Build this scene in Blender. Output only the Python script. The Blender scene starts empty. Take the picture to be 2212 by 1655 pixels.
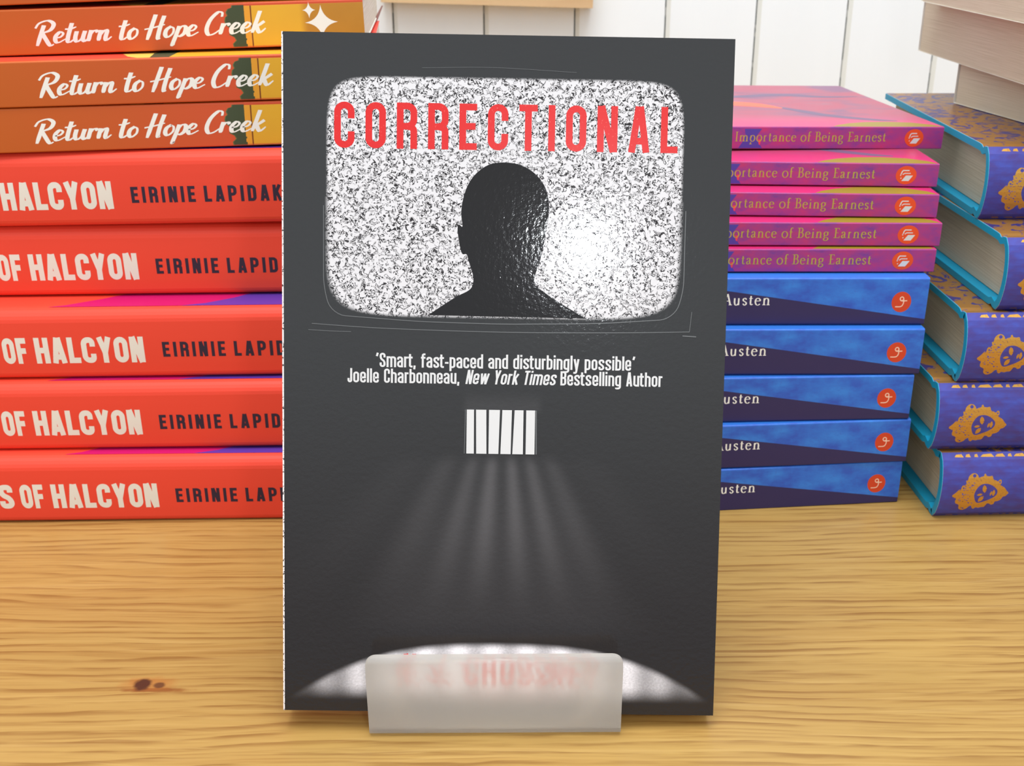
import bpy, math, random
from math import sin, cos, pi, radians, hypot, atan2
from mathutils import Matrix, Vector
S = bpy.context.scene
COL = S.collection
MM = 0.001

# ---------------------------------------------------------------- camera, light, exposure
PITCH, ROLL, CAMZ, FPX = 0.393777, -0.0056, 226.25, 2455.58
cam = bpy.data.objects.new('camera', bpy.data.cameras.new('camera'))
COL.objects.link(cam)
cam.data.sensor_width = 36.0
cam.data.lens = FPX / 2212 * 36.0
cam.data.clip_start = 0.01
cam.data.clip_end = 50
rt = Vector((1, 0, 0)); up = Vector((0, sin(PITCH), cos(PITCH))); bk = Vector((0, -cos(PITCH), sin(PITCH)))
cr, sr = cos(ROLL), sin(ROLL)
R2 = rt * cr + up * sr
U2 = up * cr - rt * sr
cam.matrix_world = Matrix(((R2.x, U2.x, bk.x, 0), (R2.y, U2.y, bk.y, 0), (R2.z, U2.z, bk.z, CAMZ * MM), (0, 0, 0, 1)))
cam.data.dof.use_dof = True
cam.data.dof.focus_distance = 0.335
cam.data.dof.aperture_fstop = 40
S.camera = cam

w = bpy.data.worlds.new('world'); S.world = w; w.use_nodes = True
bg = w.node_tree.nodes['Background']
# a bright room: pale ceiling overhead, dimmer and warmer towards the floor
wt = w.node_tree
wc = wt.nodes.new('ShaderNodeTexCoord'); ws = wt.nodes.new('ShaderNodeSeparateXYZ'); wr = wt.nodes.new('ShaderNodeValToRGB')
wm = wt.nodes.new('ShaderNodeMath'); wm.operation = 'MULTIPLY_ADD'; wm.inputs[1].default_value = 0.5; wm.inputs[2].default_value = 0.5
wt.links.new(wc.outputs['Generated'], ws.inputs[0]); wt.links.new(ws.outputs[2], wm.inputs[0]); wt.links.new(wm.outputs[0], wr.inputs[0]); wt.links.new(wr.outputs[0], bg.inputs[0])
we = wr.color_ramp.elements; we.new(0.5); we.new(0.56)
for e, (q, c) in zip(we, ((0.0, (.40, .37, .34, 1)), (0.44, (.46, .44, .43, 1)), (0.62, (.86, .90, .95, 1)), (1.0, (1.0, 1.03, 1.06, 1)))): e.position = q; e.color = c
bg.inputs[1].default_value = 1.12

def area(name, loc, target, size, power, color=(1, 1, 1), shape='SQUARE', size_y=None):
    l = bpy.data.lights.new(name, 'AREA'); l.energy = power; l.size = size; l.color = color; l.shape = shape
    if size_y: l.shape = 'RECTANGLE'; l.size_y = size_y
    o = bpy.data.objects.new(name, l); COL.objects.link(o)
    o.location = loc
    o.rotation_euler = (Vector(target) - Vector(loc)).to_track_quat('-Z', 'Y').to_euler()
    return o
area('ceiling_light', (-0.35, -0.25, 1.9), (0, 0.45, 0), 1.3, 9, (1.0, 0.96, 0.90), size_y=0.9)
area('wall_wash_light', (0.1, 0.25, 1.7), (0.1, 0.85, 0.2), 0.9, 23, (0.91, 0.95, 1.0))
area('camera_flash', (0.046, 0.000, 0.243), (0.0, 0.33, 0.1), 0.026, 0.21, (0.92, 0.96, 1.0), 'DISK')

S.view_settings.view_transform = 'Standard'
S.view_settings.look = 'None'
S.view_settings.exposure = 0.0
S.view_settings.gamma = 1.0
S.view_settings.use_curve_mapping = False

# ---------------------------------------------------------------- materials
def lin(c):
    return tuple((v / 255 / 12.92 if v / 255 <= 0.04045 else ((v / 255 + 0.055) / 1.055) ** 2.4) for v in c) + (1,)
def mat(name, rgb, rough=0.4, spec=0.5, metal=0.0):
    m = bpy.data.materials.new(name); m.use_nodes = True
    b = m.node_tree.nodes['Principled BSDF']
    b.inputs['Base Color'].default_value = lin(rgb)
    b.inputs['Roughness'].default_value = rough
    b.inputs['Specular IOR Level'].default_value = spec
    b.inputs['Metallic'].default_value = metal
    return m
class NT:
    """small helper for writing node graphs"""
    def __init__(s, m):
        s.m = m; s.t = m.node_tree; s.b = s.t.nodes['Principled BSDF']
    def n(s, kind, **kw):
        x = s.t.nodes.new(kind)
        for k, v in kw.items(): setattr(x, k, v)
        return x
    def l(s, a, b): s.t.links.new(a, b)
    def put(s, sock, v):
        if hasattr(v, 'is_output'): s.l(v, sock)
        else: sock.default_value = v
    def math(s, op, a, b=0.0, c=0.0, clamp=False):
        x = s.n('ShaderNodeMath', operation=op, use_clamp=clamp)
        for i, v in enumerate((a, b, c)): s.put(x.inputs[i], v)
        return x.outputs[0]
    def mix(s, f, a, b):
        x = s.n('ShaderNodeMix', data_type='RGBA')
        s.put(x.inputs[0], f); s.put(x.inputs[6], a); s.put(x.inputs[7], b)
        return x.outputs[2]
    def smooth(s, v, a, b):
        x = s.n('ShaderNodeMapRange', interpolation_type='SMOOTHSTEP')
        s.put(x.inputs[0], v); x.inputs[1].default_value = a; x.inputs[2].default_value = b
        return x.outputs[0]
    def uv(s, sx=100, sy=100):
        t = s.n('ShaderNodeTexCoord'); sp = s.n('ShaderNodeSeparateXYZ'); s.l(t.outputs['UV'], sp.inputs[0])
        return s.math('MULTIPLY', sp.outputs[0], sx), s.math('MULTIPLY', sp.outputs[1], sy), t
    def obj(s):
        t = s.n('ShaderNodeTexCoord'); sp = s.n('ShaderNodeSeparateXYZ'); s.l(t.outputs['Object'], sp.inputs[0])
        return sp.outputs, t
    def noise(s, vec, scale, detail=2.0, rough=0.5, map=None, dist=0.0):
        x = s.n('ShaderNodeTexNoise')
        if map:
            mp = s.n('ShaderNodeMapping'); mp.inputs['Scale'].default_value = map; s.l(vec, mp.inputs[0]); vec = mp.outputs[0]
        s.l(vec, x.inputs['Vector'])
        x.inputs['Scale'].default_value = scale; x.inputs['Detail'].default_value = detail
        x.inputs['Roughness'].default_value = rough; x.inputs['Distortion'].default_value = dist
        return x.outputs[0]
    def ramp(s, f, stops):
        x = s.n('ShaderNodeValToRGB'); e = x.color_ramp.elements
        while len(e) < len(stops): e.new(0.5)
        for q, (p, c) in zip(e, stops): q.position = p; q.color = c if len(c) == 4 else lin(c)
        s.l(f, x.inputs[0]); return x.outputs[0]
    def bump(s, h, strength, dist):
        x = s.n('ShaderNodeBump'); x.inputs['Strength'].default_value = strength; x.inputs['Distance'].default_value = dist
        s.l(h, x.inputs['Height']); s.l(x.outputs[0], s.b.inputs['Normal'])
    def color(s, c): s.l(c, s.b.inputs['Base Color'])

M = {}
def lam(g):
    """uneven gloss lamination"""
    x, y, t = g.uv(); uv = t.outputs['UV']
    b1 = g.noise(uv, 60, 3, .6); b2 = g.noise(uv, 1.0, 2, .5, (90, 22, 1))
    g.bump(g.math('ADD', b1, g.math('MULTIPLY', b2, 0.35)), 0.11, 0.0006)
def setup_materials():
    # oak table top
    m = mat('oak', (205, 160, 85), 0.38, 0.4); g = NT(m); o, t = g.obj()
    v = t.outputs['Object']
    warp = g.noise(v, 1.0, 2, 0.5, (7, 16, 1))
    wp = g.n('ShaderNodeVectorMath', operation='MULTIPLY_ADD')
    cmb = g.n('ShaderNodeCombineXYZ'); g.l(warp, cmb.inputs[1])
    g.l(cmb.outputs[0], wp.inputs[0]); wp.inputs[1].default_value = (0, 0.016, 0); g.l(v, wp.inputs[2])
    pv = wp.outputs[0]
    n1 = g.noise(pv, 1.0, 3, 0.6, (10, 400, 1), 0.2)
    n2 = g.noise(pv, 1.0, 2, 0.5, (5, 130, 1))
    n3 = g.noise(pv, 1.0, 2, 0.5, (3, 18, 1))
    n4 = g.noise(pv, 1.0, 2, 0.6, (40, 1300, 1))
    # growth lines run along the board, drifting and pinching together
    drift = g.math('MULTIPLY', g.noise(v, 1.0, 2, 0.5, (5, 20, 1)), 5.5)
    wav = g.math('MULTIPLY', g.noise(v, 1.0, 2, 0.6, (22, 90, 1)), 1.1)
    ring = g.math('FRACT', g.math('ADD', g.math('ADD', g.math('MULTIPLY', o[1], 250.0), drift), wav))
    line = g.math('MULTIPLY', g.smooth(ring, 0.35, 0.88), g.smooth(ring, 1.0, 0.92))
    line = g.math('MULTIPLY', line, g.smooth(g.noise(v, 1.0, 3, 0.65, (20, 210, 1)), 0.38, 0.62))
    ring2 = g.math('FRACT', g.math('ADD', g.math('ADD', g.math('MULTIPLY', o[1], 610.0), g.math('MULTIPLY', drift, 2.0)), wav))
    fine = g.math('MULTIPLY', g.smooth(ring2, 0.4, 0.9), g.smooth(g.noise(v, 1.0, 3, 0.65, (14, 120, 3)), 0.46, 0.66))
    base = g.mix(g.smooth(n3, 0.35, 0.65), lin((168, 133, 72)), lin((178, 142, 78)))
    base = g.mix(g.math('MULTIPLY', g.smooth(n2, 0.48, 0.64), 0.20), base, lin((152, 108, 48)))
    base = g.mix(g.math('MULTIPLY', line, 0.72), base, lin((126, 84, 36)))
    base = g.mix(g.math('MULTIPLY', fine, 0.34), base, lin((130, 88, 40)))
    base = g.mix(g.math('MULTIPLY', g.smooth(n1, 0.54, 0.66), 0.26), base, lin((130, 88, 38)))
    base = g.mix(g.math('MULTIPLY', g.smooth(n1, 0.46, 0.34), 0.26), base, lin((194, 160, 98)))
    base = g.mix(g.math('MULTIPLY', g.smooth(n4, 0.52, 0.7), 0.16), base, lin((130, 88, 38)))
    # slightly redder tint towards the left back
    rx = g.math('MULTIPLY', g.smooth(o[0], -0.02, -0.10), g.smooth(o[1], 0.325, 0.335))
    base = g.mix(g.math('MULTIPLY', rx, 0.12), base, lin((150, 92, 44)))
    # knot
    wob = g.math('MULTIPLY', g.math('SUBTRACT', g.noise(v, 300, 2), 0.5), 0.9)
    def blob(cx, cy, ax, ay, edge, colr, base, amt=1.0):
        dx = g.math('DIVIDE', g.math('SUBTRACT', o[0], cx), ax); dy = g.math('DIVIDE', g.math('SUBTRACT', o[1], cy), ay)
        d = g.math('ADD', g.math('SQRT', g.math('ADD', g.math('MULTIPLY', dx, dx), g.math('MULTIPLY', dy, dy))), wob)
        return g.mix(g.math('MULTIPLY', g.smooth(d, 1.0 + edge, 1.0 - edge), amt), base, lin(colr))
    base = blob(-0.1135, 0.2940, 0.0105, 0.0011, 0.45, (120, 60, 18), base, 0.8)
    base = blob(-0.1160, 0.2972, 0.0075, 0.0030, 0.5, (160, 92, 36), base, 0.6)
    base = blob(-0.1178, 0.2967, 0.0027, 0.0028, 0.35, (70, 38, 22), base)
    base = blob(-0.1125, 0.2963, 0.0018, 0.0013, 0.4, (78, 44, 26), base, 0.85)
    g.color(base); g.bump(n1, 0.06, 0.0004); M['oak'] = m
    # wall paint
    m = mat('white_paint', (243, 243, 241), 0.45, 0.3); g = NT(m); o, t = g.obj()
    n = g.noise(t.outputs['Object'], 1.0, 3, 0.6, (30, 4, 3)); g.color(g.mix(n, lin((243, 246, 249)), lin((236, 240, 243))))
    g.bump(n, 0.05, 0.002); M['white_paint'] = m
    m = mat('groove_gap', (40, 80, 90), 0.8, 0.1); g = NT(m); o, t = g.obj()
    n = g.noise(t.outputs['Object'], 1.0, 2, 0.6, (10, 1, 70)); g.color(g.mix(g.smooth(n, 0.52, 0.60), lin((38, 74, 84)), lin((225, 226, 224)))); M['gap'] = m
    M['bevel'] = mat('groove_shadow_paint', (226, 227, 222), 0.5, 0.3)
    # paper page blocks
    def paper(name, a, b, k):
        m = mat(name, a, 0.85, 0.1); g = NT(m); o, t = g.obj()
        n = g.noise(t.outputs['Object'], 1.0, 2, 0.7, (20, 20, k)); g.color(g.mix(g.smooth(n, 0.35, 0.7), lin(a), lin(b))); g.bump(n, 0.25, 0.0003)
        return m
    M['page_white'] = paper('page_white', (228, 222, 205), (205, 197, 178), 3500)
    M['page_cream'] = paper('page_cream', (208, 197, 176), (192, 179, 156), 3500)
    M['page_grey'] = paper('page_grey', (206, 196, 176), (184, 173, 152), 3500)
    # plain inks
    for k, c, r in (('white_ink', (240, 238, 230), .4), ('cream_ink', (230, 224, 212), .45), ('navy_ink', (44, 30, 52), .45), ('red_ink', (226, 38, 36), .35),
                    ('cover_white', (208, 208, 208), .25), ('olive_ink', (176, 158, 62), .45), ('orange_logo', (222, 74, 30), .4), ('red_logo', (205, 66, 34), .4),
                    ('blush_ink', (238, 196, 170), .4), ('grey_streak', (112, 88, 118), .4), ('orange_patch', (238, 104, 76), .4), ('olive_patch', (150, 128, 34), .4),
                    ('indigo_ink', (76, 58, 150), .45), ('red_drop', (228, 62, 72), .45), ('magenta_ink', (196, 26, 104), .35), ('violet_ink', (92, 56, 158), .35),
                    ('green_tree', (62, 72, 46), .5), ('leaf_yellow', (232, 196, 88), .45), ('brown_line', (120, 60, 16), .5), ('amber_strip', (226, 156, 44), .45),
                    ('dark_ink', (70, 36, 26), .5), ('tree_edge', (98, 104, 58), .5),
                    ('cover_card', (232, 228, 218), .6), ('pink_stick', (168, 128, 120), .5), ('glass_line', (96, 98, 99), .3), ('board_end', (238, 222, 190), .6)):
        M[k] = mat(k, c, r, 0.4)
    M['silhouette'] = mat('silhouette_ink', (12, 9, 10), 0.09, 0.42); lam(NT(M['silhouette']))
    m = mat('old_red_ink', (226, 40, 38), .3, .4); g = NT(m); u, v, t = g.uv()
    n = g.noise(t.outputs['UV'], 160, 3, .7); g.color(g.mix(g.smooth(n, .62, .72), lin((204, 30, 30)), lin((226, 110, 100)))); M['red_title'] = m
    # red block-letter paperback
    m = mat('red_cover', (231, 72, 52), 0.45, 0.25); M['red_cover'] = m
    # orange script paperback, colour runs along its spine
    m = mat('orange_cover', (212, 86, 34), 0.42, 0.4); g = NT(m); u, v, t = g.uv()
    g.color(g.ramp(g.math('ADD', g.math('DIVIDE', u, 200), 1.0), [(0.30, (190, 92, 24)), (0.55, (196, 86, 32)), (0.78, (206, 78, 42)), (1.0, (208, 78, 44))])); M['orange_cover'] = m
    m = mat('yellow_print', (226, 172, 46), 0.42, 0.4); g = NT(m); u, v, t = g.uv()
    c = g.mix(g.smooth(u, -24.5, -20.5), lin((226, 172, 42)), lin((182, 124, 34)))
    n = g.noise(t.outputs['UV'], 12, 2, .5); c = g.mix(g.math('MULTIPLY', n, 0.35), c, lin((214, 150, 44))); g.color(c); M['yellow_print'] = m
    # pink play paperback
    m = mat('pink_cover', (190, 40, 120), 0.38, 0.45); g = NT(m); u, v, t = g.uv()
    n = g.noise(t.outputs['UV'], 1.0, 4, .65, (9, 16, 1)); n2 = g.noise(t.outputs['UV'], 90, 3, .8)
    c = g.ramp(n, [(.34, (118, 54, 136)), (.47, (152, 52, 126)), (.58, (168, 50, 116)), (.7, (182, 48, 104))])
    c = g.mix(g.math('MULTIPLY', g.smooth(n2, .5, .7), .28), c, lin((120, 54, 140))); g.color(c); M['pink_spine'] = m
    m = mat('pink_front', (214, 50, 120), 0.34, 0.5); g = NT(m); u, v, t = g.uv()
    n = g.noise(t.outputs['UV'], 1.0, 3, .5, (2.4, 5, 1), .6)
    c = g.ramp(n, [(.36, (126, 74, 112)), (.46, (158, 72, 100)), (.55, (172, 62, 90)), (.66, (160, 82, 106))])
    c = g.mix(g.smooth(v, 34, 4), c, lin((206, 44, 108))); g.color(c); M['pink_front'] = m  # hot pink by the spine; mauve farther back has the wall's reflection coloured in
    # blue novel: bright blue over a navy wedge
    m = mat('blue_cover', (50, 110, 200), 0.38, 0.45); g = NT(m); u, v, t = g.uv()
    n = g.noise(t.outputs['UV'], 1.0, 4, .6, (8, 14, 1)); n2 = g.noise(t.outputs['UV'], 70, 3, .8)
    c = g.ramp(n, [(.34, (44, 82, 182)), (.5, (46, 106, 200)), (.66, (52, 126, 214))]); c = g.mix(g.math('MULTIPLY', g.smooth(n2, .52, .7), .25), c, lin((64, 76, 180)))
    line = g.math('ADD', g.math('MULTIPLY', u, -0.149), 2.2)
    nv = g.mix(n, lin((40, 36, 84)), lin((48, 40, 86)))
    c = g.mix(g.smooth(g.math('SUBTRACT', v, line), -0.09, 0.09), nv, c); g.color(c); M['blue_cover'] = m
    M['blue_front'] = mat('blue_front', (52, 116, 206), 0.38, 0.45)
    # ornate hardcover
    M['teal'] = mat('teal_case', (2, 150, 190), 0.45, 0.4)
    m = mat('violet_jacket', (60, 56, 150), 0.45, 0.4); g = NT(m); u, v, t = g.uv()
    n = g.noise(t.outputs['UV'], 1.0, 3, .6, (14, 26, 1)); g.color(g.ramp(n, [(.35, (70, 58, 134)), (.5, (66, 66, 152)), (.66, (64, 76, 168))])); M['violet'] = m
    m = mat('gold_foil', (206, 150, 52), 0.34, 0.5, 0.75); g = NT(m); u, v, t = g.uv()
    n = g.noise(t.outputs['UV'], 120, 3, .7); g.color(g.mix(g.smooth(n, .60, .68), lin((212, 160, 74)), lin((96, 70, 110)))); g.bump(n, .35, .0003); M['gold'] = m
    m = mat('gold_ornament', (190, 130, 40), 0.36, 0.5, 0.35); g = NT(m); u, v, t = g.uv()
    n = g.noise(t.outputs['UV'], 1.0, 3, .6, (10, 9, 1), 2.4)
    g.color(g.mix(g.smooth(n, .50, .56), lin((158, 112, 54)), lin((66, 60, 128))))
    M['ornament'] = m
    # pale wood
    m = mat('pale_wood', (214, 184, 138), 0.5, 0.3); g = NT(m); o, t = g.obj()
    n = g.noise(t.outputs['Object'], 1.0, 3, .6, (12, 60, 60)); g.color(g.mix(n, lin((226, 198, 156)), lin((200, 160, 118)))); M['pale_wood'] = m
    # frosted acrylic
    m = mat('frosted_acrylic', (235, 233, 228), 0.55, 0.5); g = NT(m)
    g.b.inputs['Transmission Weight'].default_value = 1.0; g.b.inputs['IOR'].default_value = 1.3; g.b.inputs['Roughness'].default_value = 0.17
    df = g.n('ShaderNodeBsdfDiffuse'); df.inputs[0].default_value = lin((250, 248, 244))
    tl = g.n('ShaderNodeBsdfTranslucent'); tl.inputs[0].default_value = lin((250, 248, 244))
    a = g.n('ShaderNodeMixShader'); a.inputs[0].default_value = 0.52; g.l(df.outputs[0], a.inputs[1]); g.l(tl.outputs[0], a.inputs[2])
    b = g.n('ShaderNodeMixShader'); b.inputs[0].default_value = 0.52; g.l(g.b.outputs[0], b.inputs[1]); g.l(a.outputs[0], b.inputs[2])
    tr = g.n('ShaderNodeBsdfTransparent'); c = g.n('ShaderNodeMixShader'); c.inputs[0].default_value = 0.20
    g.l(b.outputs[0], c.inputs[1]); g.l(tr.outputs[0], c.inputs[2])
    g.l(c.outputs[0], g.t.nodes['Material Output'].inputs['Surface']); M['acrylic'] = m
    # black novel front cover: television static, window beams, lit floor
    m = mat('black_cover', (16, 15, 16), 0.13, 0.42); g = NT(m); x, y, t = g.uv(); uv = t.outputs['UV']
    g.b.inputs['Roughness'].default_value = 0.09
    X = g.math('DIVIDE', g.math('SUBTRACT', x, 64.0), 51.0)
    Yr = g.math('SUBTRACT', y, 152.5)
    aX = g.math('ABSOLUTE', X); aY = g.math('ABSOLUTE', g.math('DIVIDE', Yr, 34.0))
    dt = g.math('ADD', g.math('POWER', aX, 12.0), g.math('POWER', aY, 8.0))
    db = g.math('ADD', g.math('POWER', aX, 7.0), g.math('POWER', aY, 7.0))
    istop = g.math('GREATER_THAN', Yr, 0.0)
    d = g.math('ADD', g.math('MULTIPLY', dt, istop), g.math('MULTIPLY', db, g.math('SUBTRACT', 1.0, istop)))
    screen = g.smooth(d, 1.12, 0.86)
    n1 = g.noise(uv, 84, 1.5, .5, None, 0.8); n2 = g.noise(uv, 60, 1, .5); n3 = g.noise(uv, 7, 1, .5)
    worm = g.math('ABSOLUTE', g.math('SUBTRACT', n1, 0.47))
    dark = g.math('MAXIMUM', g.math('MULTIPLY', g.smooth(worm, 0.054, 0.028), g.smooth(n2, 0.35, 0.46)), g.smooth(n1, 0.37, 0.32))
    dark = g.math('MULTIPLY', dark, g.math('ADD', 0.75, g.math('MULTIPLY', n3, 0.5)), clamp=True)
    stat = g.mix(dark, lin((212, 210, 212)), lin((36, 32, 34)))
    # beams below the barred window
    sl = g.math('DIVIDE', g.math('SUBTRACT', x, 64.4), g.math('SUBTRACT', 112.0, y))
    tot = None
    for c, wd, it in ((-.082, .052, 1.0), (.078, .048, .95), (.230, .052, .75), (-.240, .058, .62), (.40, .07, .40), (-.45, .09, .34), (-.75, .16, .10), (.68, .16, .08)):
        q = g.math('DIVIDE', g.math('SUBTRACT', sl, c), wd)
        e = g.math('MULTIPLY', g.math('EXPONENT', g.math('MULTIPLY', g.math('MULTIPLY', q, q), -1.0)), it)
        tot = e if tot is None else g.math('ADD', tot, e)
    fade = g.math('MULTIPLY', g.smooth(y, 26, 66), g.smooth(y, 79.5, 74))
    wide = g.math('MULTIPLY', g.smooth(g.math('ABSOLUTE', sl), .62, .25), g.math('MULTIPLY', g.smooth(y, 20, 30), g.smooth(y, 80, 50)))
    beams = g.math('ADD', g.math('MULTIPLY', g.math('MULTIPLY', tot, fade), 0.052), g.math('MULTIPLY', wide, 0.010))
    # soft halo above the bars
    halo = g.math('MULTIPLY', g.math('MULTIPLY', g.smooth(g.math('ABSOLUTE', g.math('SUBTRACT', x, 64.3)), 12.5, 9.5), g.smooth(y, 98, 92)), g.smooth(y, 90, 92))
    beams = g.math('ADD', beams, g.math('MULTIPLY', halo, 0.014))
    # lit floor
    P = g.math('ABSOLUTE', g.math('DIVIDE', g.math('SUBTRACT', x, 64.8), 62.0))
    vt = g.math('ADD', 4.8, g.math('MULTIPLY', g.math('SUBTRACT', 1.0, g.math('POWER', P, 2.7)), 16.6))
    sp = g.noise(uv, 150, 2, .7)
    up_ = g.smooth(g.math('SUBTRACT', vt, y), -0.5, 2.2)
    low = g.smooth(y, 3.2, 9.0)
    side = g.smooth(P, 1.03, 0.45)
    stripes = g.math('ADD', 0.80, g.math('MULTIPLY', 0.22, g.math('COSINE', g.math('MULTIPLY', g.math('SUBTRACT', x, 62.5), 0.62))))
    fl = g.math('MULTIPLY', g.math('MULTIPLY', up_, low), g.math('ADD', 0.16, g.math('MULTIPLY', side, 0.80)))
    fl = g.math('MULTIPLY', g.math('MULTIPLY', fl, stripes), g.math('ADD', 0.62, g.math('MULTIPLY', sp, 0.7)), clamp=True)
    base = g.mix(g.smooth(y, 20, 125), lin((32, 29, 30)), lin((43, 44, 45)))
    base = g.mix(beams, base, (1, .96, 1, 1))
    base = g.mix(fl, base, lin((250, 246, 250)))
    base = g.mix(screen, base, stat)
    # pale worn line down the spine fold
    wear = g.math('MULTIPLY', g.math('LESS_THAN', x, 0.45), g.smooth(g.noise(uv, 95, 2, .8), .36, .48))
    base = g.mix(wear, base, lin((236, 226, 224)))
    g.color(base)
    lam(g)
    M['black_cover'] = m
    M['black_back'] = mat('black_card', (22, 21, 22), 0.3, 0.5)
setup_materials()

# ---------------------------------------------------------------- mesh collecting (millimetres in, metres out)
class MB:
    def __init__(s): s.v = []; s.f = []; s.m = []; s.uv = []; s.mats = []; s.sm = []
    def mi(s, m):
        if m not in s.mats: s.mats.append(m)
        return s.mats.index(m)
    def face(s, pts, m, uvs=None, smooth=False):
        i = len(s.v); s.v += [tuple(p) for p in pts]; s.f.append(tuple(range(i, i + len(pts)))); s.m.append(s.mi(m)); s.sm.append(smooth)
        s.uv.append([(a / 100, b / 100) for a, b in (uvs or [(p[0], p[1]) for p in pts])])
    def box(s, lo, hi, m):
        (x0, y0, z0), (x1, y1, z1) = lo, hi
        P = [(x0, y0, z0), (x1, y0, z0), (x1, y1, z0), (x0, y1, z0), (x0, y0, z1), (x1, y0, z1), (x1, y1, z1), (x0, y1, z1)]
        for q in ((0, 3, 2, 1), (4, 5, 6, 7), (0, 1, 5, 4), (1, 2, 6, 5), (2, 3, 7, 6), (3, 0, 4, 7)): s.face([P[k] for k in q], m)
    def build(s, name, parent=None, merge=False, bevel=0, solid=0):
        me = bpy.data.meshes.new(name)
        me.from_pydata([(x * MM, y * MM, z * MM) for x, y, z in s.v], [], s.f)
        for k in s.mats: me.materials.append(M[k])
        L = me.uv_layers.new(name='UVMap').data
        k = 0
        for fi, p in enumerate(me.polygons):
            p.material_index = s.m[fi]; p.use_smooth = s.sm[fi]
            for c in s.uv[fi]: L[k].uv = c; k += 1
        if merge:
            import bmesh
            b = bmesh.new(); b.from_mesh(me); bmesh.ops.remove_doubles(b, verts=b.verts, dist=2e-6); bmesh.ops.recalc_face_normals(b, faces=b.faces); b.to_mesh(me); b.free()
        o = bpy.data.objects.new(name, me); COL.objects.link(o)
        if parent: o.parent = parent
        if bevel:
            md = o.modifiers.new('bevel', 'BEVEL'); md.width = bevel * MM; md.segments = 2; md.limit_method = 'ANGLE'
        return o

def empty(name, label, cat, group=None):
    o = bpy.data.objects.new(name, None); o.empty_display_size = 0.02; COL.objects.link(o)
    o['label'] = label; o['category'] = cat
    if group: o['group'] = group
    return o
def tag(o, label, cat, group=None):
    o['label'] = label; o['category'] = cat
    if group: o['group'] = group
    return o
def copy_tree(o, parent=None):
    c = o.copy(); COL.objects.link(c)
    if parent: c.parent = parent
    for ch in list(o.children): copy_tree(ch, c)
    return c

# ---------------------------------------------------------------- lettering: strokes as ribbons
def catmull(P, closed=False, n=7):
    if len(P) < 3: return list(P)
    Q = ([P[-1]] + P + [P[0], P[1]]) if closed else ([tuple(2 * a - b for a, b in zip(P[0], P[1]))] + P + [tuple(2 * a - b for a, b in zip(P[-1], P[-2]))])
    out = []
    for i in range(1, len(Q) - 2):
        a, b, c, d = Q[i - 1:i + 3]
        for k in range(n):
            t = k / n
            out.append(tuple(0.5 * (2 * b[j] + (c[j] - a[j]) * t + (2 * a[j] - 5 * b[j] + 4 * c[j] - d[j]) * t * t + (3 * b[j] - a[j] - 3 * c[j] + d[j]) * t ** 3) for j in (0, 1)))
    out.append(P[0] if closed else P[-1])
    return out
def fillet(P, r, closed=False, n=6):
    N = len(P); out = []
    for i in range(N):
        if not closed and i in (0, N - 1): out.append(P[i][:2]); continue
        p, a, b = P[i], P[i - 1], P[(i + 1) % N]
        rr = p[2] if len(p) > 2 else r
        la = hypot(a[0] - p[0], a[1] - p[1]); lb = hypot(b[0] - p[0], b[1] - p[1])
        da = ((a[0] - p[0]) / la, (a[1] - p[1]) / la); db = ((b[0] - p[0]) / lb, (b[1] - p[1]) / lb)
        k = min(rr, la * .5, lb * .5)
        if k < 1e-4: out.append(p[:2]); continue
        A = (p[0] + da[0] * k, p[1] + da[1] * k); B = (p[0] + db[0] * k, p[1] + db[1] * k)
        for j in range(n + 1):
            t = j / n; h = .55
            c1 = (A[0] - da[0] * k * h, A[1] - da[1] * k * h); c2 = (B[0] - db[0] * k * h, B[1] - db[1] * k * h)
            out.append(tuple((1 - t) ** 3 * A[q] + 3 * (1 - t) ** 2 * t * c1[q] + 3 * (1 - t) * t * t * c2[q] + t ** 3 * B[q] for q in (0, 1)))
    if closed: out.append(out[0])
    return out
def dense(P, mx):
    out = [P[0]]
    for a, b in zip(P, P[1:]):
        k = max(1, int(math.ceil(hypot(b[0] - a[0], b[1] - a[1]) / mx)))
        for j in range(1, k + 1): out.append((a[0] + (b[0] - a[0]) * j / k, a[1] + (b[1] - a[1]) * j / k))
    return out
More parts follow.
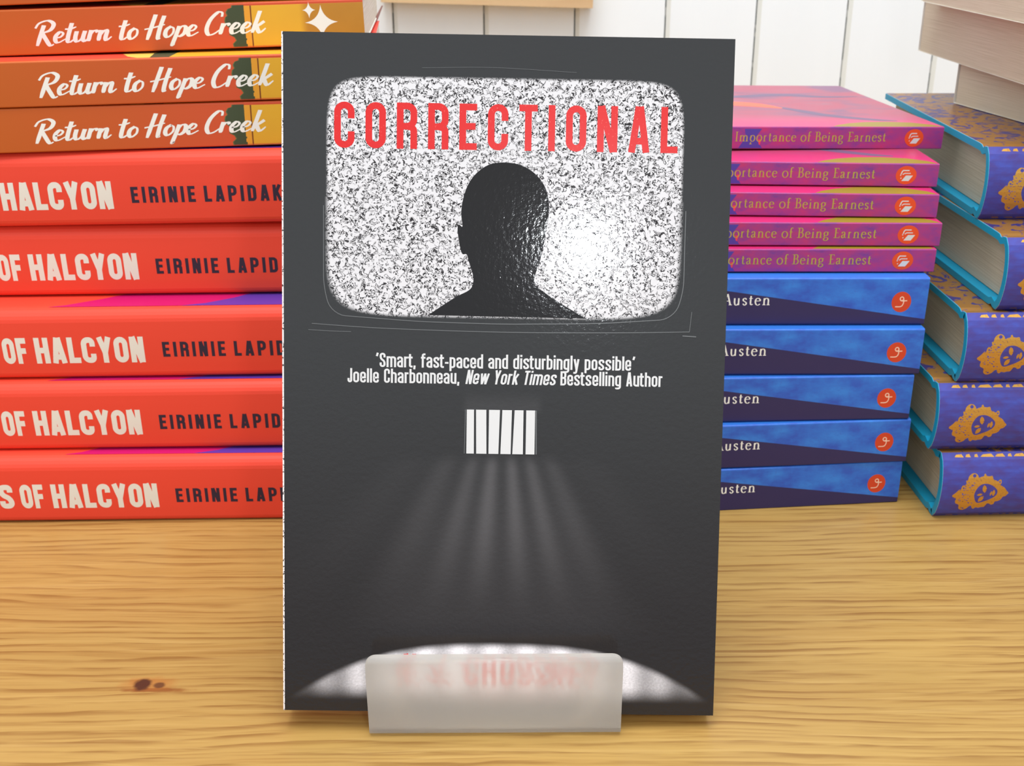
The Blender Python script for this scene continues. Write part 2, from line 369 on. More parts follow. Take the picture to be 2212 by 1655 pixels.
class Ink:
    """draws flat printed shapes on a surface map S(u, v, lift) -> point"""
    def __init__(s, mb, surf, lift=0.02): s.mb = mb; s.S = surf; s.k = 0; s.lift = lift
    def up(s): s.k += 1; return s.lift + s.k * 0.0004
    def ribbon(s, P, wid, m, xf=lambda p: p, closed=False):
        Q = [P[0]]
        for p in P[1:]:
            if hypot(p[0] - Q[-1][0], p[1] - Q[-1][1]) > 1e-5: Q.append(p)
        if len(Q) < 2: return
        h = s.up(); n = len(Q); L = []; Rr = []
        for i in range(n):
            if closed: a = Q[i - 1] if i else Q[-2]; b = Q[i + 1] if i < n - 1 else Q[1]
            else: a = Q[max(i - 1, 0)]; b = Q[min(i + 1, n - 1)]
            p = Q[i]
            d1 = (p[0] - a[0], p[1] - a[1]); d2 = (b[0] - p[0], b[1] - p[1])
            l1 = hypot(*d1); l2 = hypot(*d2)
            if l1 < 1e-9: d1, l1 = d2, l2
            if l2 < 1e-9: d2, l2 = d1, l1
            d1 = (d1[0] / l1, d1[1] / l1); d2 = (d2[0] / l2, d2[1] / l2)
            t = (d1[0] + d2[0], d1[1] + d2[1]); lt = hypot(*t)
            if lt < 0.3: t = d2; lt = 1; mt = 1
            else: mt = min(2 / lt, 1.6)
            t = (t[0] / lt, t[1] / lt)
            wv = wid(t, i / (n - 1)) if callable(wid) else wid
            nx, ny = -t[1] * wv / 2 * mt, t[0] * wv / 2 * mt
            L.append(xf((p[0] + nx, p[1] + ny))); Rr.append(xf((p[0] - nx, p[1] - ny)))
        for i in range(n - 1):
            q = [Rr[i], Rr[i + 1], L[i + 1], L[i]]
            s.mb.face([s.S(u, v, h) for u, v in q], m, q)
    def poly(s, rings, m, step=1.2, xf=lambda p: p):
        """even-odd fill of closed rings by horizontal slices"""
        rings = [[xf(p) for p in r] for r in rings]
        ys = sorted({round(p[1], 5) for r in rings for p in r})
        lv = []
        for a, b in zip(ys, ys[1:]):
            k = max(1, int(math.ceil((b - a) / step)))
            lv += [(a + (b - a) * j / k, a + (b - a) * (j + 1) / k) for j in range(k)]
        E = [(r[i], r[(i + 1) % len(r)]) for r in rings for i in range(len(r))]
        h = s.up()
        for a, b in lv:
            if b - a < 1e-6: continue
            c = (a + b) / 2; xs = []
            for p, q in E:
                if (p[1] <= c) != (q[1] <= c):
                    f = lambda y: p[0] + (q[0] - p[0]) * (y - p[1]) / (q[1] - p[1])
                    xs.append((f(c), f(a), f(b)))
            xs.sort()
            for l, r in zip(xs[::2], xs[1::2]):
                q = [(l[1], a), (r[1], a), (r[2], b), (l[2], b)]
                s.mb.face([s.S(u, v, h) for u, v in q], m, q)

# narrow block letters: every stroke has one width; unit = cap height
def block(ch, W, w, X):
    l, r, b, t, m = w / 2, W - w / 2, w / 2, 1 - w / 2, W / 2
    R = (W - w) * .5
    tx = X - w / 2
    D = {
        'A': [[(w * .52, 0), (m - w * .12, 1)], [(W - w * .52, 0), (m + w * .12, 1)], [(w * .8, .25), (W - w * .8, .25)]],
        'B': [('c', [(l, b, 0), (l, t, 0), (r, t), (r, .53, .12), (l, .53, 0)]), ('c', [(l, b, 0), (l, .53, 0), (r, .53, .12), (r, b)])],
        'C': [[(r, .64), (r, t), (l, t), (l, b), (r, b), (r, .36)]],
        'D': [('c', [(l, b, 0), (l, t, 0), (r, t), (r, b)])],
        'E': [[(l, 0), (l, 1)], [(l, t), (W, t)], [(l, .51), (W * .92, .51)], [(l, b), (W, b)]],
        'F': [[(l, 0), (l, 1)], [(l, t), (W, t)], [(l, .5), (W * .92, .5)]],
        'H': [[(l, 0), (l, 1)], [(r, 0), (r, 1)], [(l, .51), (r, .51)]],
        'I': [[(l, 0), (l, 1)]],
        'J': [[(r, 1), (r, b), (l, b), (l, .3)]],
        'K': [[(l, 0), (l, 1)], [(l, .34), (r, 1)], [(l + (r - l) * .38, .58), (r + w * .1, 0)]],
        'L': [[(l, 0), (l, 1)], [(l, b), (W, b)]],
        'M': [[(l, 0), (l, 1)], [(r, 0), (r, 1)], [(l, 1), (m, .2)], [(r, 1), (m, .2)]],
        'N': [[(l, 0), (l, 1)], [(r, 0), (r, 1)], [(l + w * .1, 1), (r - w * .1, 0)]],
        'O': [('c', [(l, b), (l, t), (r, t), (r, b)])],
        'P': [[(l, 0), (l, 1)], [(l, t), (r, t), (r, .45), (l, .45)]],
        'R': [[(l, 0), (l, 1)], [(l, t), (r, t), (r, .49), (l, .49)], [(l + w, .49), (r, .46, .1), (r, 0)]],
        'S': [[(r, .68), (r, t), (l, t), (l, .60), (r, .40), (r, b), (l, b), (l, .32)]],
        'T': [[(m, 0), (m, 1)], [(0, t), (W, t)]],
        'U': [[(l, 1), (l, b), (r, b), (r, 1)]],
        'Y': [[(w * .5, 1), (m, .40)], [(W - w * .5, 1), (m, .40)], [(m, 0), (m, .45)]],
        'a': [[(l, X * .70), (l, tx), (r, tx), (r, 0)], [(r, X * .58), (l, X * .50), (l, b), (r, b, .06)]],
        'b': [[(l, 0), (l, 1)], [(l, tx), (r, tx), (r, b), (l, b)]],
        'c': [[(r, X * .64), (r, tx), (l, tx), (l, b), (r, b), (r, X * .36)]],
        'd': [[(r, 0), (r, 1)], [(r, tx), (l, tx), (l, b), (r, b)]],
        'e': [[(r, X * .30), (r, b), (l, b), (l, tx), (r, tx), (r, X * .47, 0), (l, X * .47)]],
        'f': [[(W, t), (l, t, .1), (l, 0)], [(-w * .4, tx), (W, tx)]],
        'g': [[(r, X), (r, -.22 + b), (l, -.22 + b), (l, -.10)], [(r, tx), (l, tx), (l, b), (r, b)]],
        'h': [[(l, 0), (l, 1)], [(l, tx), (r, tx), (r, 0)]],
        'i': [[(l, 0), (l, X)], [(l, .86), (l, 1)]],
        'k': [[(l, 0), (l, 1)], [(l, .26), (r, X)], [(l + (r - l) * .35, .42), (r, 0)]],
        'l': [[(l, 0), (l, 1)]],
        'm': [[(l, 0), (l, X)], [(l, tx), (m, tx, R * .6), (m, 0)], [(m, tx), (r, tx, R * .6), (r, 0)]],
        'n': [[(l, 0), (l, X)], [(l, tx), (r, tx), (r, 0)]],
        'o': [('c', [(l, b), (l, tx), (r, tx), (r, b)])],
        'p': [[(l, -.22), (l, X)], [(l, tx), (r, tx), (r, b), (l, b)]],
        'r': [[(l, 0), (l, X)], [(l, tx - .02, 0), (W, tx, 0)]],
        's': [[(r, X * .68), (r, tx), (l, tx), (l, X * .60), (r, X * .40), (r, b), (l, b), (l, X * .32)]],
        't': [[(l, .94), (l, b, .1), (W, b)], [(-w * .4, tx), (W, tx)]],
        'u': [[(l, X), (l, b), (r, b)], [(r, 0), (r, X)]],
        'w': [[(w * .45, X), (W * .30, 0)], [(W * .30, 0), (m, X)], [(m, X), (W * .70, 0)], [(W * .70, 0), (W - w * .45, X)]],
        'y': [[(w * .5, X), (m + w * .1, .0)], [(W - w * .5, X), (m - .02, -.22), (0, -.2)]],
        '.': [[(l, 0), (l, w)]], ',': [[(l, w * 1.1), (l - w * .2, -w)]], '-': [[(0, .36), (W, .36)]],
        "`": [[(l, .76), (l + w * .5, 1)]], "'": [[(l + w * .5, 1), (l, .76)]],
    }
    return D[ch], R
NARROW = {'I': None, 'l': None, 'i': None, '.': None, ',': None, "`": None, "'": None}
def block_width(ch, W, w):
    if ch in NARROW: return w * (1.4 if ch in ",`'" else 1)
    k = {'f': .62, 't': .62, 'r': .66, '-': .6, 'm': 1.62, 'w': 1.5, 'L': .84, 'E': .86, 'F': .84, 'M': 1.4, 'A': 1.06, 'Y': 1.04, 'J': .8, 'T': .9}.get(ch, 1)
    return W * k
def text_block(ink, txt, x0, x1, y0, cap, m, W=.36, w=.115, X=.72, gap=.07, space=.2, slant=0.0, maxseg=2.0, rough=0.0, italic=None):
    """txt laid from x0 to x1 (widths and gaps scale to fit), baseline y0"""
    tot = 0; ws = []
    for c in txt:
        q = space if c == ' ' else block_width(c, W, w); ws.append(q); tot += q + gap
    tot -= gap
    sx = (x1 - x0) / (tot * cap); x = 0
    for i, (c, q) in enumerate(zip(txt, ws)):
        if c != ' ':
            st, R = block(c, q, w, X)
            sl = slant if italic is None else (slant if italic[0] <= i < italic[1] else 0)
            xf = lambda p, x=x, sl=sl: (x0 + (x + p[0] + sl * p[1]) * cap * sx, y0 + p[1] * cap)
            for k in st:
                cl = k[0] == 'c'; P = k[1] if cl else k
                Q = fillet(P, R, cl); Q = dense(Q, maxseg / cap)
                ink.ribbon(Q, w, m, xf, cl)
        x += q + gap
# roman book face: thick stems, thin joins; unit = cap height
ROMAN = {
    'I': (.34, [('v', .17, 0, 1)], [(.17, 0), (.17, 1)]),
    'm': (1.05, [('v', .16, 0, .62), ('v', .52, 0, .45), ('v', .88, 0, .45), ('s', [(.16, .45), (.3, .6), (.45, .58), (.52, .42)]), ('s', [(.52, .45), (.66, .6), (.81, .58), (.88, .42)])], [(.16, 0), (.52, 0), (.88, 0)]),
    'n': (.70, [('v', .16, 0, .62), ('v', .53, 0, .45), ('s', [(.16, .45), (.3, .6), (.46, .58), (.53, .42)])], [(.16, 0), (.53, 0)]),
    'p': (.66, [('v', .16, -.3, .62), ('o', .34, .31, .24, .32)], [(.16, -.3)]),
    'o': (.62, [('o', .31, .31, .27, .33)], []),
    'r': (.46, [('v', .16, 0, .62), ('s', [(.16, .42), (.26, .58), (.4, .58)])], [(.16, 0)]),
    't': (.40, [('s', [(.19, .82), (.18, .5), (.18, .15), (.25, .02), (.38, .08)]), ('h', .04, .36, .6)], []),
    'a': (.54, [('s', [(.08, .46), (.16, .6), (.32, .6), (.38, .45), (.38, .12), (.5, .02)]), ('s', [(.38, .36), (.16, .28), (.08, .13), (.18, .01), (.38, .12)])], []),
    'c': (.50, [('s', [(.45, .5), (.32, .62), (.12, .54), (.06, .3), (.14, .07), (.3, -.01), (.46, .1)])], []),
    'e': (.54, [('s', [(.07, .37), (.46, .39), (.42, .55), (.28, .62), (.12, .54), (.06, .3), (.14, .07), (.3, -.01), (.48, .1)])], []),
    'f': (.36, [('s', [(.42, .96), (.28, 1.0), (.18, .85), (.18, .5), (.18, 0)]), ('h', .04, .36, .6)], [(.18, 0)]),
    'B': (.64, [('v', .15, 0, 1), ('s', [(.15, .98), (.4, .97), (.5, .78), (.4, .57), (.15, .54)]), ('s', [(.15, .54), (.44, .52), (.57, .28), (.44, .04), (.15, .02)])], [(.1, 0), (.1, 1)]),
    'i': (.30, [('v', .15, 0, .62), ('d', .14, .86)], [(.15, 0)]),
    'g': (.56, [('o', .25, .42, .19, .2), ('s', [(.12, .26), (.08, .12), (.2, .06), (.42, .02), (.48, -.14), (.3, -.28), (.08, -.22), (.06, -.08), (.2, .06)]), ('h', .4, .54, .58)], []),
    'E': (.58, [('v', .15, 0, 1), ('h', .15, .5, .975), ('h', .15, .42, .52), ('h', .15, .54, .025), ('w', .5, .82, .98), ('w', .54, .02, .2)], [(.1, 0), (.1, 1)]),
    's': (.42, [('s', [(.36, .5), (.24, .62), (.09, .54), (.1, .4), (.3, .26), (.36, .12), (.22, -.01), (.06, .12)])], []),
    'A': (.72, [('d2', .06, 0, .36, 1, .05), ('d2', .36, 1, .64, 0, .13), ('h', .18, .52, .36)], [(.08, 0), (.64, 0)]),
    'u': (.68, [('v', .14, .2, .62), ('v', .5, 0, .62), ('s', [(.14, .25), (.2, .04), (.34, .0), (.5, .16)])], []),
}
def text_roman(ink, txt, x0, x1, y0, cap, m, gap=.05, space=.28, bold=1.0):
    tot = sum((space if c == ' ' else ROMAN[c][0]) + gap for c in txt) - gap
    sx = (x1 - x0) / (tot * cap); x = 0
    th, tn = .125 * bold, .05 * bold
    nib = lambda t, f: tn + (th - tn) * abs(t[1]) ** 1.5
    for c in txt:
        if c == ' ': x += space + gap; continue
        adv, st, ser = ROMAN[c]
        xf = lambda p, x=x: (x0 + (x + p[0]) * cap * sx, y0 + p[1] * cap)
        for k in st:
            if k[0] == 'v': ink.ribbon([(k[1], k[2]), (k[1], k[3])], th, m, xf)
            elif k[0] == 'h': ink.ribbon([(k[1], k[3]), (k[2], k[3])], tn, m, xf)
            elif k[0] == 'w': ink.ribbon([(k[1], k[2]), (k[1], k[3])], tn, m, xf)
            elif k[0] == 'd2': ink.ribbon([(k[1], k[2]), (k[3], k[4])], k[5] * bold, m, xf)
            elif k[0] == 'd': ink.ribbon([(k[1] - .06, k[2]), (k[1] + .06, k[2])], .13, m, xf)
            elif k[0] == 's': ink.ribbon(catmull(k[1]), nib, m, xf)
            elif k[0] == 'o':
                ink.ribbon([(k[1] + k[3] * cos(a * pi / 12), k[2] + k[4] * sin(a * pi / 12)) for a in range(25)], nib, m, xf, True)
        for sxp, sy in ser: ink.ribbon([(sxp - .14, sy + (.02 if sy < .5 else -.02)), (sxp + .14, sy + (.02 if sy < .5 else -.02))], tn, m, xf)
        x += adv + gap
# brush script
SCRIPT = {
    'R': (.60, [[(.16, .82), (.10, .45), (.02, -.10)], [(-.14, .70), (-.02, .92), (.28, 1.02), (.50, .86), (.42, .60), (.12, .46)], [(.14, .46), (.30, .18), (.48, -.10), (.62, -.06)]]),
    'e': (.40, [[(.04, .22), (.22, .26), (.30, .40), (.18, .48), (.04, .30), (.06, .08), (.18, .01), (.42, .16)]]),
    't': (.34, [[(.16, .86), (.10, .35), (.10, .06), (.20, .01), (.36, .16)], [(-.06, .60), (.14, .60), (.34, .68)]]),
    'u': (.50, [[(.04, .48), (.02, .16), (.10, .01), (.24, .12), (.32, .46)], [(.34, .48), (.30, .14), (.38, .01), (.50, .14)]]),
    'r': (.36, [[(.06, .50), (.03, .22), (.02, .0)], [(.03, .20), (.14, .44), (.24, .46), (.30, .38)]]),
    'n': (.48, [[(.06, .48), (.03, .22), (.02, .0)], [(.03, .18), (.18, .44), (.28, .42), (.26, .12), (.32, .01), (.48, .16)]]),
    'o': (.40, [[(.20, .48), (.05, .34), (.03, .12), (.14, .0), (.30, .16), (.30, .38), (.18, .48)]]),
    'H': (.66, [[(.22, 1.05), (.14, .5), (.06, -.08)], [(.54, .98), (.46, .45), (.44, -.02), (.54, -.04)], [(-.10, .40), (.2, .46), (.62, .58)]]),
    'p': (.42, [[(.10, .48), (.04, .10), (-.04, -.36), (.04, -.32)], [(.06, .22), (.20, .46), (.34, .40), (.32, .14), (.16, .01), (.04, .10)]]),
    'C': (.56, [[(.52, .80), (.50, .98), (.34, 1.0), (.12, .70), (.04, .30), (.14, .02), (.34, .04), (.58, .26)]]),
    'k': (.48, [[(.16, .98), (.10, .5), (.03, .0)], [(.40, .50), (.22, .34), (.08, .26)], [(.14, .28), (.26, .04), (.34, .0), (.50, .18)]]),
}
def text_script(ink, txt, x0, x1, y0, cap, m, slant=.32, space=.26):
    tot = sum(space if c == ' ' else SCRIPT[c][0] for c in txt)
    sx = (x1 - x0) / (tot * cap); x = 0
    for c in txt:
        if c == ' ': x += space; continue
        adv, st = SCRIPT[c]
        xf = lambda p, x=x: (x0 + (x + p[0]) * cap * sx + slant * p[1] * cap, y0 + p[1] * cap + .018 * (x + p[0]) * cap * sx)
        nib = lambda t, f: (.060 + .102 * max(0, -t[1]) ** .8 + .03 * max(0, t[1])) * (1 - .35 * max(0, (f - .8) / .2))
        for k in st: ink.ribbon(catmull(k, False, 8), nib, m, xf)
        x += adv

# ---------------------------------------------------------------- paperbacks
# local frame: x from -L to 0 along the spine, y depth from the spine, z up; origin at the spine's right bottom corner
def spine_profile(T, kind):
    """list of (y, z) down the outside of the spine from z=0 to z=T"""
    if kind == 'soft':      # full, gently rounded spine
        rb, rtp, bul = 2.6, 5.0, .6
    elif kind == 'flat': rb, rtp, bul = .5, .7, .1
    else: rb, rtp, bul = .35, .45, .05
    out = []
    for k in range(5):
        a = pi / 2 * k / 4; out.append((rb - rb * sin(a), rb - rb * cos(a)))
    n = 6
    for k in range(1, n):
        z = rb + (T - rb - rtp) * k / n; out.append((0, z))
    for k in range(7):
        a = pi / 2 * k / 6; out.append((rtp - rtp * cos(a), T - rtp + rtp * sin(a)))
    return [(y - bul * (1 - (2 * z / T - 1) ** 2) + bul, z) for y, z in out]
def yz_at(prof, v):
    for (y0, z0), (y1, z1) in zip(prof, prof[1:]):
        if z0 <= v <= z1 and z1 > z0: return y0 + (y1 - y0) * (v - z0) / (z1 - z0)
    return prof[0][0] if v < prof[0][1] else prof[-1][0]
def paperback(root, L, D, T, kind, mats, decorate=None, card=.35, page='page_white'):
    sp_m, top_m, bot_m = mats
    prof = spine_profile(T, kind)
    mb = MB()
    outer = [(D, 0, bot_m)] + [(y, z, sp_m) for y, z in prof] + [(D, T, top_m)]
    n = len(outer)
    # inner line, one card thickness in
    inner = []
    for i in range(n):
        a = outer[max(i - 1, 0)]; b = outer[min(i + 1, n - 1)]
        ty, tz = b[0] - a[0], b[1] - a[1]; l = hypot(ty, tz)
        inner.append((outer[i][0] + tz / l * card, outer[i][1] - ty / l * card))
    X0, X1 = -L, 0
    for i in range(n - 1):
        a, b = outer[i], outer[i + 1]
        if i == 0: m = bot_m
        elif i == n - 2: m = top_m
        else: m = sp_m
        sm = 0 < i < n - 2
        if m == top_m and i == n - 2: uv = [(X1, a[0]), (X0, a[0]), (X0, b[0]), (X1, b[0])]
        elif i == 0: uv = [(X1, -a[0]), (X0, -a[0]), (X0, -b[0]), (X1, -b[0])]
        else: uv = [(X1, a[1]), (X0, a[1]), (X0, b[1]), (X1, b[1])]
        mb.face([(X1, a[0], a[1]), (X0, a[0], a[1]), (X0, b[0], b[1]), (X1, b[0], b[1])], m, uv, sm)
        c, d = inner[i], inner[i + 1]
        mb.face([(X1, c[0], c[1]), (X1, d[0], d[1]), (X0, d[0], d[1]), (X0, c[0], c[1])], 'cover_card')
        for X in (X0, X1): mb.face([(X, a[0], a[1]), (X, b[0], b[1]), (X, d[0], d[1]), (X, c[0], c[1])], 'cover_card' if not sm else m)
    for e, f in ((outer[0], inner[0]), (outer[-1], inner[-1])):
        mb.face([(X0, e[0], e[1]), (X1, e[0], e[1]), (X1, f[0], f[1]), (X0, f[0], f[1])], 'cover_card')
    if decorate:
        Ssp = lambda u, v, h: (u, yz_at(prof, v) - h, v)
        Stp = lambda u, v, h: (u, v, T + h)
        decorate(Ink(mb, Ssp), Ink(mb, Stp))
    c = mb.build('cover', root)
    pb = MB(); e = card + .03
    y0 = (7.0 if kind == 'soft' else 1.4)
    pb.box((-L + .4, y0, e), (-.4, D - .5, T - e), page)
    p = pb.build('page_block', root)
    return root
def place(o, X, y0, yaw, z, tilt, piv):
    Y = y0 + math.tan(yaw) * X
    zz = z + tilt * (X - piv)
    ex = Vector((cos(yaw), sin(yaw), tilt)).normalized()
    ey = Vector((-sin(yaw), cos(yaw), 0))
    ez = ex.cross(ey)
    o.matrix_world = Matrix(((ex.x, ey.x, ez.x, X * MM), (ex.y, ey.y, ez.y, Y * MM), (ex.z, ey.z, ez.z, zz * MM), (0, 0, 0, 1)))

# ---------------------------------------------------------------- setting
def build_wall():
    mb = MB(); Y = 850; z0, z1 = -40, 620
    grooves = [-83.5 + 64.9 * k for k in range(-9, 14)]
    prof = []
    for gx in grooves:
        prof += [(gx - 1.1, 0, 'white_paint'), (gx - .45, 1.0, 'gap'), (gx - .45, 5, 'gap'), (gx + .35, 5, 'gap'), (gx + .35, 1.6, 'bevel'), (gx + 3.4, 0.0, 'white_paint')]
    for (x, d, m0), (x2, d2, m2) in zip(prof, prof[1:]):
        m = 'white_paint'
        if d == 5 or d2 == 5: m = 'gap'
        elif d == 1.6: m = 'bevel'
        mb.face([(x, Y + d, z0), (x2, Y + d2, z0), (x2, Y + d2, z1), (x, Y + d, z1)], m)
    a, b = prof[0][0], prof[-1][0]
    mb.box((a, Y + 6, z0), (b, Y + 18, z1), 'white_paint')
    o = mb.build('wall_back'); o['kind'] = 'structure'
build_wall()
def build_table():
    t = MB(); t.box((-640, 60, -28), (640, 846, 0), 'oak')
    o = t.build('table', None, bevel=1.5)
    tag(o, 'oak table top with brown wavy grain and one dark knot, under all the books', 'table')
build_table()

# rail on the wall
mb = MB(); mb.box((0, 0, 0), (148, 14, 60), 'pale_wood'); mb.face([(148.02, 0, 0), (148.02, 14, 0), (148.02, 14, 60), (148.02, 0, 60)], 'board_end')
o = mb.build('wooden_rail', None, bevel=.8)
o.location = (-0.090, 0.8345, 0.1678); o.rotation_euler = (0, 0.033, 0.0)
tag(o, 'pale tan wooden strip fixed across the white wall boards at the top of the photo', 'rail')
# thin stick
mb = MB()
def tube(mb, P, r, m, n=10):
    P = [Vector(p) for p in P]; rings = []
    for i, p in enumerate(P):
        t = (P[min(i + 1, len(P) - 1)] - P[max(i - 1, 0)]).normalized(); a = t.cross(Vector((0, 1, .1))).normalized(); b = t.cross(a)
        rr = r[i] if isinstance(r, (list, tuple)) else r
        rings.append([p + a * rr * cos(2 * pi * k / n) + b * rr * sin(2 * pi * k / n) for k in range(n)])
    for A, B in zip(rings, rings[1:]):
        for k in range(n): mb.face([A[k], A[(k + 1) % n], B[(k + 1) % n], B[k]], m, None, True)
    mb.face(rings[0][::-1], m); mb.face(rings[-1], m)
def ray_pt(x, y, Y):
    u, v = (x - 1106) / FPX, (y - 827.5) / FPX
    c, s = cos(-ROLL), sin(-ROLL); u, v = u * c - v * s, u * s + v * c
    d = -bk + rt * u - up * v
    return Vector((0, 0, CAMZ)) + d * (Y / d.y)
tube(mb, [(-146, 560, .8), (-108, 560, 90), (-68.5, 560, 168), (-65.3, 560, 174.3), (-62.2, 560, 181), (-59.8, 560, 185.5)], [.8, .8, .8, .8, .65, .3], 'pink_stick')
o = mb.build('stick')
tag(o, 'thin pinkish stick leaning up behind the black novel, right of the orange books', 'stick')

# ---------------------------------------------------------------- stack of red and orange paperbacks
LH, DH, TH = 234, 153, 28.3
def red_decor(sp, tp):
    # baseline 6.6, cap height 10.3 ; measured from the right end of the spine (-90 = end of title)
    for word, a, b in (('ES', -158.6, -147.2), ('OF', -144.4, -135.2), ('HALCYON', -132.0, -90.0)):
        text_block(sp, word, a, b, 6.7, 10.7, 'cream_ink', W=.56, w=.215, gap=.085)
    text_block(sp, 'EIRINIE', -82.9, -58.6, 8.9, 6.2, 'navy_ink', W=.50, w=.19, gap=.22)
    text_block(sp, 'LAPIDAK', -55.2, -25.8, 8.9, 6.2, 'navy_ink', W=.50, w=.19, gap=.22)
    tp.poly([[(-126, 4.6), (-120, 6.6), (-108, 14), (-92, 26), (-70, 52), (-4, 52), (-4, 4.6)]], 'magenta_ink')
    tp.poly([[(-75, 4.6), (-66, 7.5), (-56, 14), (-40, 30), (-22, 52), (-4, 52), (-4, 4.6)]], 'violet_ink')
red = empty('paperback', '', 'book', 'red paperbacks in the left stack')
paperback(red, LH, DH, TH, 'soft', ('red_cover', 'red_cover', 'red_cover'), red_decor)
H = [(0.0, 403.1, .015, -.003, -51.2), (28.7, 411.1, .019, -.0013, -56.3), (57.4, 417.0, .025, -.0017, -53), (86.2, 433.5, .028, -.0016, -56.5), (115.1, 431.0, .025, .0051, -61.7)]
HL = ['bright red paperback at the bottom of the left stack, lying on the table',
      'bright red paperback second from the bottom of the left stack',
      'bright red paperback in the middle of the five, with the widest magenta sliver on top',
      'bright red paperback second from the top of the five red ones in the left stack',
      'topmost bright red paperback, lying directly under the orange script books']
for i, (z, y, a, t, X) in enumerate(H):
    o = red if i == 0 else copy_tree(red)
    o['label'] = HL[i]; place(o, X, y, a, z, t, -140)

LR, DR, TR = 198, 129, 16.5
def star(cx, cy, rx, ryt, ryb):
    P = []
    k = .13
    for (x0, y0), (x1, y1) in (((rx, 0), (0, ryt)), ((0, ryt), (-rx, 0)), ((-rx, 0), (0, -ryb)), ((0, -ryb), (rx, 0))):
        for j in range(8):
            t = j / 8; c = ((x0 + x1) * k, (y0 + y1) * k)
            P.append((cx + (1 - t) ** 2 * x0 + 2 * t * (1 - t) * c[0] + t * t * x1, cy + (1 - t) ** 2 * y0 + 2 * t * (1 - t) * c[1] + t * t * y1))
    return P
def orange_decor(sp, tp):
    Tt = TR - .35
    # tree column with ragged left edge
    rag = [(-49.3, .35), (-49.5, 1.6), (-48.1, 2.8), (-48.7, 4.0), (-50.5, 5.0), (-49.5, 6.0), (-49.7, 7.2), (-51.1, 8.2), (-51.7, 9.8), (-51.3, 11.2), (-50.5, 11.8), (-50.9, 13.0), (-50.1, 14.2), (-48.7, 14.6), (-48.3, Tt)]
    sp.poly([[(x - .35, v) for x, v in rag] + [(-46.1, Tt), (-46.1, .35)]], 'tree_edge')
    sp.poly([rag + [(-44.3, Tt), (-44.3, .35)]], 'green_tree')
    sp.poly([[(-44.7, .35), (-44.3, Tt), (0, Tt), (0, .35)]], 'yellow_print')
    sp.poly([[(-44.7, .35), (-44.3, Tt), (-41.9, Tt), (-42.3, .35)]], 'amber_strip')
    sp.poly([[(-42.5, .35), (-42.1, Tt), (-41.6, Tt), (-42.0, .35)]], 'brown_line')
    text_script(sp, 'Return to Hope Creek', -121.9, -37.6, 4.0, 7.9, 'white_ink')
    text_block(sp, 'K', -139.8, -136.8, 6.2, 3.6, 'dark_ink', W=.7, w=.2)
    sp.poly([star(-15.9, 8.4, 6.2, 6.2, 5.6)], 'white_ink', 2)
    sp.poly([star(-20.3, 12.9, 2.4, 2.9, 3.0)], 'white_ink', 2)
    # front cover seen as a sliver
    tp.poly([[(-85.5, .8), (-90, 6), (-94, 16), (-88, 20), (-76, 16), (-72, .8)]], 'leaf_yellow')
    tp.poly([[(-81, .8), (-82, 14), (-79, 40), (-62, 40), (-72, .8)]], 'green_tree')
    tp.poly([[(-74, .8), (-72, 50), (0, 50), (0, .8)]], 'yellow_print')
orange = empty('paperback', '', 'book', 'orange paperbacks in the left stack')
paperback(orange, LR, DR, TR - .1, 'flat', ('orange_cover', 'red_cover', 'orange_cover'), orange_decor)
R = [(143.9, 441.5, .080, .0110, -55.6), (160.7, 441.3, .082, .0132, -51.3), (178.0, 453.4, .069, .0203, -55.05), (196.4, 453.4, .07, .030, -56)]
RL = ['orange paperback with white script lettering, lowest of the four, lying on the red ones',
      'orange paperback with white script lettering, second from the bottom of the four, set furthest right',
      'orange paperback with white script lettering whose star print shows above the black novel',
      'orange paperback at the very top of the left stack, cut by the photo edge']
for i, (z, y, a, t, X) in enumerate(R):
    o = orange if i == 0 else copy_tree(orange)
    o['label'] = RL[i]; place(o, X, y, a, z, t, -140)

# ---------------------------------------------------------------- stack of blue and pink paperbacks
LA, DA, TA = 198, 129, 18.9
def circle(cx, cy, rx, ry=None, n=40): return [(cx + rx * cos(2 * pi * k / n), cy + (ry or rx) * sin(2 * pi * k / n)) for k in range(n)]
def blue_decor(sp, tp):
    text_roman(sp, 'Austen', -78.5, -60.4, 8.0, 4.5, 'white_ink', gap=.14, bold=1.1)
    sp.poly([circle(-9.9, 9.2, 3.75, 4.15)], 'red_logo', 2)
    xf = lambda p: (-9.9 + p[0] * 4.0, 9.2 + p[1] * 4.3)
    sp.ribbon([(.02 + .17 * cos(a * pi / 12), .30 + .17 * sin(a * pi / 12)) for a in range(25)], .095, 'blush_ink', xf, True)
    sp.ribbon(catmull([(-.1, .14), (.1, .10), (.55, .12)]), .095, 'blush_ink', xf)
    sp.ribbon(catmull([(.19, .30), (.21, .08), (.20, -.16), (.08, -.38), (-.12, -.45), (-.55, -.45)]), .095, 'blush_ink', xf)
blue = empty('paperback', '', 'book', 'blue paperbacks in the right stack')
paperback(blue, LA, DA, TA - .1, 'flat', ('blue_cover', 'blue_front', 'blue_front'), blue_decor)
A = [(0.0, 400.5, .084, .0038, 158.6), (19.2, 402.8, .062, .003, 159.2), (38.4, 408.4, .026, .0009, 157.9), (57.7, 413.0, -.003, -.0015, 159.5), (77.0, 417.7, -.008, -.002, 160.2)]
AL = ['blue and navy paperback at the bottom of its stack, lying on the oak table',
      'blue and navy paperback second from the bottom of the five blue ones',
      'blue and navy paperback in the middle of the five blue ones',
      'blue and navy paperback second from the top of the five blue ones',
      'topmost blue and navy paperback, directly under the pink paperbacks']
for i, (z, y, a, t, X) in enumerate(A):
    o = blue if i == 0 else copy_tree(blue)
    o['label'] = AL[i]; place(o, X, y, a, z, t, 120)

